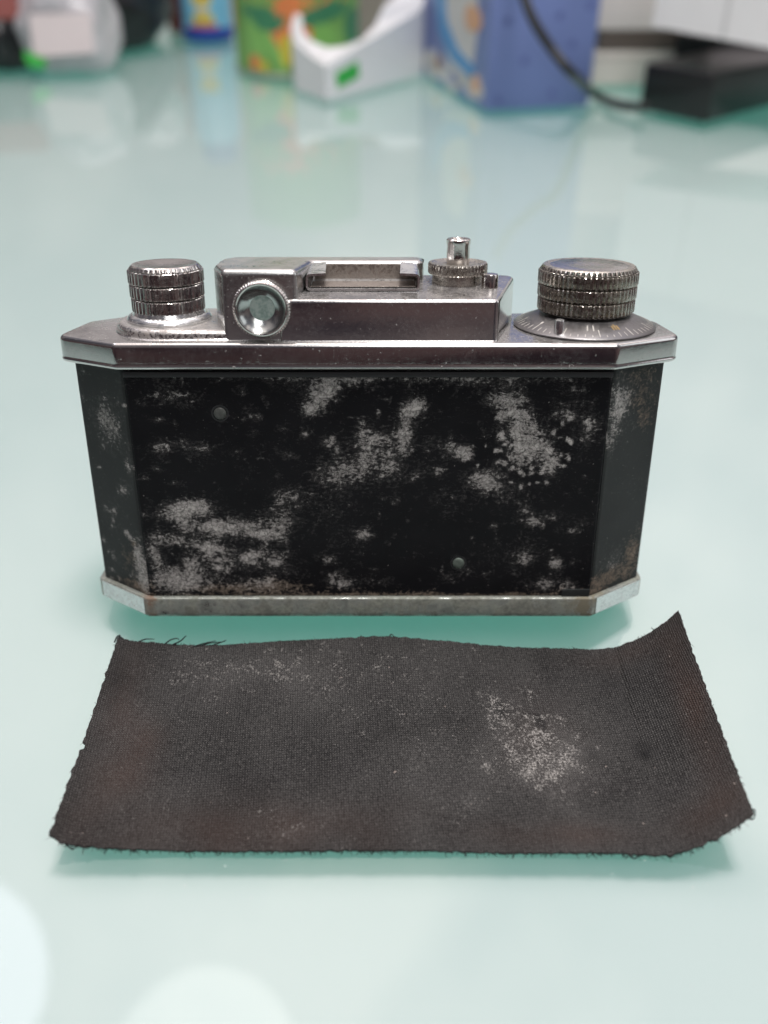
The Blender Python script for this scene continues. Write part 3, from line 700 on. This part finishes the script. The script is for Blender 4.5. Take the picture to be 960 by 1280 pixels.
    for (u, v, s) in ((.115, .66, .9), (.045, .84, .6), (.057, .83, .5), (.05, .8, .4), (.66, .2, .35), (.62, .965, .5), (.72, .965, .35), (.93, .88, .35), (.985, .26, .9), (.988, .31, 1.0), (.43, .32, .4), (.22, .12, .35)):
        p = P(u, v)-C0; k = len(fl)
        for i in range(7):
            a = 6.283*i/7; r_ = s*.5*rt.uniform(.5, 1.1); fl.append((p.x+r_*math.cos(a)*.5, p.y+r_*math.sin(a), p.z+.12))
        fl.append((p.x, p.y, p.z+.3)); ff += [(k+i, k+(i+1) % 7, k+7) for i in range(7)]
    tag(mk('lint_fleck', fl, ff, plain('pale_lint', (.5, .42, .36), .8, var=.3, scale=500), o), kind='stuff')
    return tag(o, 'peeled dark woven backing of the leatherette, ends curled up, frayed edges, in front of camera', 'leatherette')
make_cloth()

# ================================================================ THINGS AT THE BACK OF THE TABLE
def face_box(name, A, Bp, Cp, h, m, bev=.6, rootlabel=None):
    """box standing on A (front corner) with one side running to Bp and the other to Cp"""
    A, Bp, Cp = Vector(A), Vector(Bp), Vector(Cp); u = Bp-A; v = Cp-A
    n = Vector((-u.y, u.x, 0)).normalized(); v = n*(v.dot(n))
    return A, u, v
def obox(name, A, u, v, z0, z1, m, parent, bev=.8):
    c = Vector(A)+(u+v)/2; c.z = (z0+z1)/2
    loc = parent.location/M if parent else Vector((0, 0, 0))
    return boxm(name, c-loc, (u.length, v.length, z1-z0), m, parent, bev, rz=math.atan2(u.y, u.x))
def prism(name, pts, z0, z1, m, par, r_=2.0, top=1.5):
    loc = par.location/M; pp = [(p.x-loc.x, p.y-loc.y) for p in pts]
    ar = sum(pp[i][0]*pp[(i+1) % len(pp)][1]-pp[(i+1) % len(pp)][0]*pp[i][1] for i in range(len(pp)))
    if ar < 0: pp.reverse()
    return loft(name, pp, r_, [(top*.6, z0), (0, z0+top*.6)]+edge(z0+top, z1, top, 4)[1:], m, par, seg=4, auto=50)
def patch(name, P0, U, V, poly, m, parent, lift=.25):
    """flat print on a face: polygon in (0..1) of the face"""
    n = U.cross(V).normalized()*lift; loc = parent.location/M
    while parent.parent: parent_ = parent.parent; loc = parent_.location/M; break
    vs = [P0+U*a+V*b+n-loc for a, b in poly]; k = len(vs); vs += [v-n*.6 for v in vs]
    fs = [tuple(range(k))]+[(i, (i+1) % k, k+(i+1) % k, k+i) for i in range(k)]
    return mk(name, vs, fs, m, parent)
def blob2d(cx, cy, rx, ry, n=18, wob=.12, sd=0, rot=0):
    out = []
    for i in range(n):
        a = 2*math.pi*i/n; r_ = 1+wob*noise.noise(Vector((math.cos(a)*1.5, math.sin(a)*1.5, sd)))*2
        x, y = rx*r_*math.cos(a), ry*r_*math.sin(a)
        out.append((cx+x*math.cos(rot)-y*math.sin(rot), cy+x*math.sin(rot)+y*math.cos(rot)))
    return out
Z3 = Vector((0, 0, 1))
# --- lavender printed carton
A = tw(606, 139); Bp = tw(735, 133); Cp = tw(524, 88)
A, u, v = face_box('', A, Bp, Cp, 0, None)
c = A+(u+v)/2
box = tag(empty('printed_carton', c), 'lavender blue carton with dark dots and a picture side, behind the camera', 'carton')
LAV = plain('lavender_card', (.185, .235, .52), .42, var=.15, scale=25)
v = Vector(tw(526, 90))-A; v.z = 0
prism('carton_body', [A, A+u, A+u+v, A+v], .2, 170, LAV, box, .8, .8)
DOT = plain('navy_dot', (.10, .13, .34), .5)
for (px, py) in ((635, 27), (656, 76), (690, 117), (738, 7), (623, 126), (715, 55), (700, 20)):
    # point on the front face
    a_, f_, g_ = ray(px, py); n = Vector((-u.y, u.x, 0)).normalized(); k = (A.dot(n))/(a_*n.x+f_*n.y)
    q = Vector((a_*k, f_*k, CAMH+g_*k)); su = (q-A).dot(u)/u.length_squared; sv = q.z/170
    patch('printed_dot', A, u, Z3*170, blob2d(su, sv, 2.6/u.length, 2.6/170, 16, 0), DOT, box)
WP = plain('white_print', (.62, .60, .60), .45); SKY = plain('blue_print', (.07, .30, .62), .45); ORP = plain('peach_print', (.70, .38, .22), .45); NAV = plain('indigo_print', (.20, .24, .50), .45)
vv = -v; P1 = A+v      # picture face seen from the left
def pf(poly, m): patch('printed_picture', P1, vv, Z3*170, poly, m, box, .3)
pf(blob2d(.62, .27, .24, .24, sd=1), WP)
pf(blob2d(.22, .06, .17, .055, sd=2), WP); pf(blob2d(.50, .045, .15, .04, sd=3), WP); pf(blob2d(.83, .065, .12, .05, sd=4), WP)
pf(blob2d(.28, .075, .07, .03, sd=5), ORP) 
patch('printed_picture', P1, vv, Z3*170, [(.2, .36), (.3, .2), (.5, .12), (.8, .09), (.86, .13), (.6, .17), (.42, .25), (.36, .37)], SKY, box, .55)
patch('printed_picture', P1, vv, Z3*170, blob2d(.78, .30, .12, .045, sd=8), ORP, box, .6)
patch('printed_picture', P1, vv, Z3*170, blob2d(.86, .075, .05, .035, sd=9), ORP, box, .6)
patch('printed_picture', P1, vv, Z3*170, blob2d(.55, .055, .05, .02, sd=10), NAV, box, .6)

# --- white moulded tray with a green sticker
WHITE = plain('white_moulding', (.76, .76, .78), .45, var=.04)
def make_tray():
    A = tw(413, 127); Rr = tw(568, 66); Ll = tw(366, 66)
    u = ty(528, 10, 768)-ty(407, 82, 677); u.z = 0
    n = Vector((-u.y, u.x, 0)).normalized(); v = n*70.0
    l = u.length*1.05; u = u.normalized()*l
    v = (tw(372, 99)-A); v.z = 0
    t0 = tag(empty('packing_piece', A+(u+v)/2), 'white moulded packing piece with curved inner edge and green sticker, in front of printed tin', 'packing piece')
    loc = t0.location/M; h = 24
    U = u.normalized(); V = v/70.0
    def rim(q): 
        p_ = ty(*q); return Vector((p_.x, p_.y, p_.z))
    outer = [rim(q) for q in ((368, 16, 738), (363, 34, 728), (367, 52, 714), (387, 69, 697), (407, 82, 677), (528, 10, 768), (532, -6, 774), (500, -10, 772), (480, 6, 752), (468, 32, 738), (452, 49, 722), (432, 57, 710), (408, 59, 702), (390, 51, 707), (379, 38, 718), (377, 18, 734))]
    bm = bmesh.new()
    def sm(pts): return [p for p in spline(pts+[pts[0]], len(pts)*4)][:-1]
    ed = []; rings = []
    for pts in (outer,):
        r1 = [bm.verts.new((p-loc)*M) for p in pts]; r0 = [bm.verts.new((Vector((p.x, p.y, .2))-loc)*M) for p in pts]; nn = len(pts)
        for i in range(nn):
            j = (i+1) % nn; bm.faces.new((r0[i], r0[j], r1[j], r1[i]))
            ed.append(bm.edges.get((r1[i], r1[j])))
    bmesh.ops.triangle_fill(bm, use_beauty=True, use_dissolve=False, edges=ed)
    bmesh.ops.recalc_face_normals(bm, faces=bm.faces)
    me = bpy.data.meshes.new('piece_body'); bm.to_mesh(me); bm.free()
    ob = link('piece_body', me, WHITE, t0, False)
    mod = ob.modifiers.new('b', 'BEVEL'); mod.width = .0006; mod.segments = 2; mod.limit_method = 'ANGLE'
    GR = plain('green_sticker_paper', (.03, .40, .06), .5)
    # sticker on the right-hand wall
    def onwall(px, py):
        a_, f_, g_ = ray(px, py); k = (ty(407, 82, 677).dot(n))/(a_*n.x+f_*n.y); return Vector((a_*k, f_*k, CAMH+g_*k))
    pts = [onwall(*p) for p in ((419, 92), (447, 76), (449, 96), (422, 111))]
    vs = [p-n*.4-loc for p in pts]+[p+n*.2-loc for p in pts]
    mk('green_sticker', vs, [(0, 1, 2, 3), (4, 5, 6, 7), (0, 1, 5, 4), (1, 2, 6, 5), (2, 3, 7, 6), (3, 0, 4, 7)], GR, t0)
make_tray()

# --- printed tin
def cyl_thing(name, label, cat, pxl, pxr, pyf, h, m, prof=None):
    f = tw((pxl+pxr)/2, pyf); d = f.y/math.cos(0); Zc = f.y*math.cos(_t)+CAMH*math.sin(_t); r = (pxr-pxl)/2*Zc/FPX*1.04
    c = Vector((f.x*(1+r/f.y), f.y+r, 0)); t0 = tag(empty(name, c), label, cat)
    return t0, c, r
tin, c, r = cyl_thing('printed_tin', 'green and orange printed round tin with fruit and leaf pattern', 'tin', 297, 452, 99, 120, None)
GRN = plain('green_print', (.17, .36, .10), .4, var=.3, scale=40)
lathe('tin_body', [(r-1, .2, 0), (r, 1, 0), (r, 3, 0), (r-.6, 4, 0), (r-.6, 112, 0), (r, 113, 0), (r, 115, 0), (r-1, 116, 0), (r-3, 115, 0)], GRN, tin, 72)
lathe('tin_rim', [(r+.1, .1, 0), (r+.5, .6, 0), (r+.5, 2.6, 0), (r-.2, 3.4, 0)], plain('tin_metal', (.42, .40, .34), .35, .8), tin, 72, cap=False)
def tin_patch(a0, z0, ra, rz, m, lift=.15, sd=0, rot=0):
    pts = blob2d(0, 0, ra*r, rz, 22, .2, sd, rot); vs = [(0, 0, 0)]; vs = []
    rr = r-.6+lift
    ctr = (a0, z0); allp = [(a0+x/r, z0+y) for x, y in pts]
    rings = [1, .66, .33]; vs = []
    for s in rings:
        for (a, z) in allp:
            a_ = a0+(a-a0)*s; z_ = z0+(z-z0)*s; vs.append((rr*math.sin(a_), -rr*math.cos(a_), z_))
    vs.append((rr*math.sin(a0), -rr*math.cos(a0), z0)); n = len(allp); fs = []
    for k in range(2):
        for i in range(n): j = (i+1) % n; fs.append((k*n+i, k*n+j, (k+1)*n+j, (k+1)*n+i))
    for i in range(n): fs.append((2*n+i, 2*n+(i+1) % n, 3*n))
    mk('printed_picture', vs, fs, m, tin, smooth=True)
ORG = plain('orange_print', (.72, .22, .07), .4, var=.2); DGR = plain('dark_leaf_print', (.05, .22, .11), .4); YLW = plain('yellow_print', (.62, .52, .05), .4); LGR = plain('light_leaf_print', (.22, .48, .12), .4)
tin_patch(.0, 58, 1.15, 15, ORG, .15, 1)
tin_patch(.02, 33, .38, 19, ORG, .2, 2)
tin_patch(-.48, 41, .42, 7, DGR, .3, 3, -.15); tin_patch(.52, 43, .42, 7, DGR, .3, 4, .2)
tin_patch(-.62, 25, .13, 17, LGR, .25, 5, .35); tin_patch(-.28, 18, .1, 15, LGR, .35, 6, .5); tin_patch(.5, 26, .2, 14, LGR, .25, 7, -.3)
tin_patch(-.05, 19, .18, 10, YLW, .4, 8); tin_patch(.12, 9, .13, 6, YLW, .3, 9); tin_patch(-.66, 10, .13, 5, ORG, .3, 10); tin_patch(-.5, 8, .08, 4, YLW, .4, 12)
tin_patch(1.2, 30, .3, 18, DGR, .3, 11); tin_patch(-1.4, 40, .3, 12, ORG, .3, 13)

# --- blue tub
tub, c, r = cyl_thing('blue_tub', 'small tub with dark blue base and pale blue label with yellow shapes', 'tub', 230, 293, 53, 90, None)
DB = plain('dark_blue_plastic', (.012, .04, .33), .35)
lathe('tub_base', [(r*.93, .2, 0), (r*.98, 1, 0), (r, 3, 0), (r, 9, 0), (r*.985, 10, 0), (r*.95, 10.3, 0)], DB, tub, 56)
lathe('tub_label', [(r*.95, 9.8, 0), (r*.95, 80, 0), (r*.7, 92, 0)], plain('pale_blue_label', (.20, .50, .72), .4), tub, 56)
lathe('tub_cap', [(r*.72, 91, 0), (r*.72, 106, 0), (r*.66, 108, 0)], DB, tub, 56)
rs = r*.95
def tub_band(a0, a1, z0, z1, m, lift=.2):
    vs, fs = [], []; n = 14
    for k in range(n+1):
        a = a0+(a1-a0)*k/n
        for z in (z0, z1): vs.append(((rs+lift)*math.sin(a), -(rs+lift)*math.cos(a), z))
    for k in range(n): fs.append((2*k, 2*k+2, 2*k+3, 2*k+1))
    mk('label_print', vs, fs, m, tub, smooth=True)
YL2 = plain('golden_print', (.68, .50, .06), .4)
tub_band(-.55, .6, 11, 14, plain('red_print', (.6, .06, .05), .4)); tub_band(-.38, .42, 15, 23, YL2, .3); tub_band(-.2, .25, 23, 30, plain('cream_print', (.62, .55, .42), .4), .3); tub_band(-.36, .4, 30, 42, YL2, .3); tub_band(-1.2, -1.0, 11, 60, DB)

# --- black power adapter with its cable
A = tw(881, 155); Bp = tw(985, 127); Cp = tw(797, 137)
u = Bp-A; n = Vector((-u.y, u.x, 0)).normalized(); v = Cp-A
# parallelogram made square
v = n*max(55.0, v.dot(n))
ad = tag(empty('power_adapter', A+(u+v)/2), 'black brick shaped power adapter with curved black cable', 'adapter')
ABS = plain('adapter_plastic', (.010, .010, .011), .32)
def obox3(name, A, u, v, z0, z1, m, par, bev): return obox(name, A, u, v, z0, z1, m, par, bev)
Lc = Cp; uu = Bp-A; vv2 = Cp-A
# slightly skewed corner view: build from its real footprint
prism('adapter_body', [A, A+uu*1.1, A+uu*1.1+vv2, A+vv2], .3, 29, ABS, ad, 3, 2)
Yc = A.y-6
pts = [tw(806, 133, 10), tw(795, 134, 6), tw(770, 130, 4), tw(742, 117, 5)]
for (px, py, Y) in ((715, 92, 590), (690, 62, 592), (668, 28, 597), (655, -5, 604), (648, -40, 612), (650, -75, 640)):
    pts.append(ty(px, py, Y))
cv, cf = tube_vf([p-ad.location/M for p in spline(pts, 60)], 3.0, 12)
mk('cable', cv, cf, ABS, ad, smooth=True)

# --- stack of flat boxes and a white box at the back right
def simple_box(name, label, cat, px0, px1, py, depth, z0, z1, col, rough=.5, skew=0, bev=1.2, Y=None, group=None):
    if Y is None: a = tw(px0, py); b = tw(px1, py)
    else: a = ty(px0, py, Y); b = ty(px1, py, Y)
    a.z = b.z = 0; b = b+Vector((0, skew, 0)); u = b-a; n = Vector((-u.y, u.x, 0)).normalized()*depth
    o = tag(empty(name, a+(u+n)/2+Vector((0, 0, z0))), label, cat, group)
    obox('carton_body', a, u, n, z0, z1, plain(name+'_card', col, rough, var=.08, scale=20), o, bev)
    ob = o.children[0]
    # seam of the lid
    loc = o.location/M; cc = a+u/2-n.normalized()*.15; 
    boxm('lid_seam', Vector((cc.x, cc.y, z1-(z1-z0)*.22))-loc, (u.length*.985, .5, .7), plain(name+'_seam', tuple(x*.55 for x in col), .6), o, 0, rz=math.atan2(u.y, u.x))
    return o
Yb = tw(760, 107).y
def zh(py, Y): return ty(760, py, Y).z
simple_box('beige_box', 'flat beige box at the bottom of the stack behind the adapter', 'box', 738, 905, 107, 90, .2, zh(64, Yb), (.72, .66, .60))
simple_box('brown_box', 'dark brown flat box in the middle of the stack behind the adapter', 'box', 742, 900, 107, 85, zh(64, Yb)+.2, zh(38, Yb), (.13, .10, .085))
simple_box('cream_box', 'cream box on top of the stack behind the adapter', 'box', 736, 880, 107, 85, zh(38, Yb)+.2, 95, (.74, .68, .64))
Yw = tw(900, 100).y-40
z_l = ty(815, 34, Yw+0).z
blk = simple_box('black_case', 'low black case under the white box behind the adapter', 'case', 838, 1080, 120, 60, .2, 34, (.02, .02, .022), Y=tw(800, 101).y-25)
wb = tag(empty('white_box', (0, 0, 0)), 'large white box lying tilted on the black case at the back', 'box')
a = ty(815, 33, 655); b = ty(975, 63, 600)
u = b-a; n = Vector((-u.y, u.x, 0)).normalized()*70; up_ = Vector((0, 0, 1))*75
wb.location = (a+u/2)*M; loc = wb.location/M
vs = [p-loc for p in (a, a+u*1.5, a+u*1.5+n, a+n)]; vs += [p+up_ for p in vs]
WBX = plain('white_card', (.80, .77, .78), .5, var=.05)
mk('carton_body', vs, [(0, 1, 5, 4), (1, 2, 6, 5), (2, 3, 7, 6), (3, 0, 4, 7), (4, 5, 6, 7), (3, 2, 1, 0)], WBX, wb)
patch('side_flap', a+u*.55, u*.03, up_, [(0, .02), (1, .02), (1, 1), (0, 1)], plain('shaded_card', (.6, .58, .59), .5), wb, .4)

# --- grey-brown box behind the tin
simple_box('grey_brown_box', 'grey brown box standing behind the tin and tray', 'box', 405, 560, 62, 40, .2, 90, (.30, .25, .22), Y=tw(450, 60).y+30)

# --- bags at the back left
def bag(name, label, cat, c, s, m, sd, amp=.25, sub=5, floor=.3, rz=0):
    o = tag(empty(name, (c[0], c[1], 0)), label, cat)
    bm = bmesh.new(); bmesh.ops.create_icosphere(bm, subdivisions=sub, radius=1)
    for v in bm.verts:
        p = v.co.copy()
        d = 1+amp*(noise.noise(p*1.6+Vector((sd, 0, 0)))+.4*noise.noise(p*3.2+Vector((sd, 4, 0))))-.05*abs(noise.noise(p*6+Vector((sd, 9, 3))))
        q = Vector((p.x*d*s[0], p.y*d*s[1], p.z*d*s[2]+c[2]))
        q = Matrix.Rotation(rz, 3, 'Z') @ q
        if q.z < floor: q.z = floor+(q.z-floor)*.0
        v.co = q*M
    me = bpy.data.meshes.new(name); bm.to_mesh(me); bm.free(); link('bag_skin', me, m, o)
    return o
BB = plain('black_bag_film', (.008, .008, .010), .35)
p1 = tw(90, 86); p2 = tw(238, 48); d_ = (p2-p1); n_ = Vector((-d_.y, d_.x, 0)).normalized(); p = (p1+p2)/2+n_*42
an_ = math.atan2(d_.y, d_.x)
bgo = bag('black_bag', 'crumpled black bag lying at the back left corner', 'bag', (0, 0, 30), (d_.length*.56, 46, 46), BB, 2.2, .14)
bgo.location = (p.x*M, p.y*M, 0); bgo.rotation_euler.z = an_
p = tw(8, 92); bag('black_pouch', 'small glossy black pouch at the left edge of the table', 'pouch', (p.x-18, p.y+30, 22), (44, 30, 36), BB, 7.7, .2)
m, t, b = mat('milky_plastic_film')
co = nd(t, 'ShaderNodeTexCoord').outputs['Object']
t.links.new(mixc(t, noise_n(t, 30, 5, .6, co), (.42, .41, .44), (.72, .70, .74)), b.inputs['Base Color'])
b.inputs['Roughness'].default_value = .25; b.inputs['Alpha'].default_value = .9
bump(t, b, noise_n(t, 35, 3, .5, co, dist=1.), .3, .003)
FILM = m
pb = tw(50, 98)
bg1 = bag('plastic_bag', 'milky clear plastic bag with pinkish white label and green mark', 'bag', (pb.x+16, pb.y+40, 30), (38, 32, 46), FILM, 4.4, .18)
loc = bg1.location/M
# paper label on the bag
q = [ty(36, 18, pb.y+6), ty(114, 16, pb.y+6), ty(118, 66, pb.y+3), ty(42, 72, pb.y+3)]
vs = [Vector(x)-loc for x in q]; vs += [v+Vector((0, .5, 0)) for v in vs]
mk('paper_label', vs, [(0, 1, 2, 3), (7, 6, 5, 4), (0, 4, 5, 1), (1, 5, 6, 2), (2, 6, 7, 3), (3, 7, 4, 0)], plain('pinkish_paper', (.78, .68, .69), .5, var=.04), bg1)
q = [ty(30, 62, pb.y+1), ty(42, 68, pb.y+1), ty(58, 75, pb.y+1), ty(56, 86, pb.y+1), ty(38, 84, pb.y+1), ty(30, 74, pb.y+1)]
vs = [Vector(x)-loc for x in q]; vs += [v+Vector((0, .5, 0)) for v in vs]; k = 6
mk('green_mark', vs, [tuple(range(k)), tuple(range(2*k-1, k-1, -1))]+[(i, (i+1) % k, k+(i+1) % k, k+i) for i in range(k)], plain('green_ink', (.06, .50, .08), .5), bg1)
p = tw(182, 70); bag('small_plastic_bag', 'small pale plastic bag lying on the crumpled black bag', 'bag', (p.x-10, p.y+60, 62), (28, 20, 26), FILM, 9.1, .2, 4)
# red packet on the pouch
p = ty(2, 12, tw(8, 92).y+15)
rp = tag(empty('red_packet', p), 'dull red packet resting on the black pouch at the left edge', 'packet')
boxm('packet_body', (-8, 0, 6), (44, 26, 24), plain('red_card', (.34, .10, .09), .5), rp, 2, rz=.2)
p = ty(222, 14, 800)
r2 = tag(empty('red_carton', (p.x*1.22, 985, 0)), 'dark red carton standing between the black bag and the blue tub', 'carton')
boxm('carton_body', (-2, 0, 45), (14, 30, 90), plain('dark_red_card', (.22, .05, .04), .5), r2, 1)
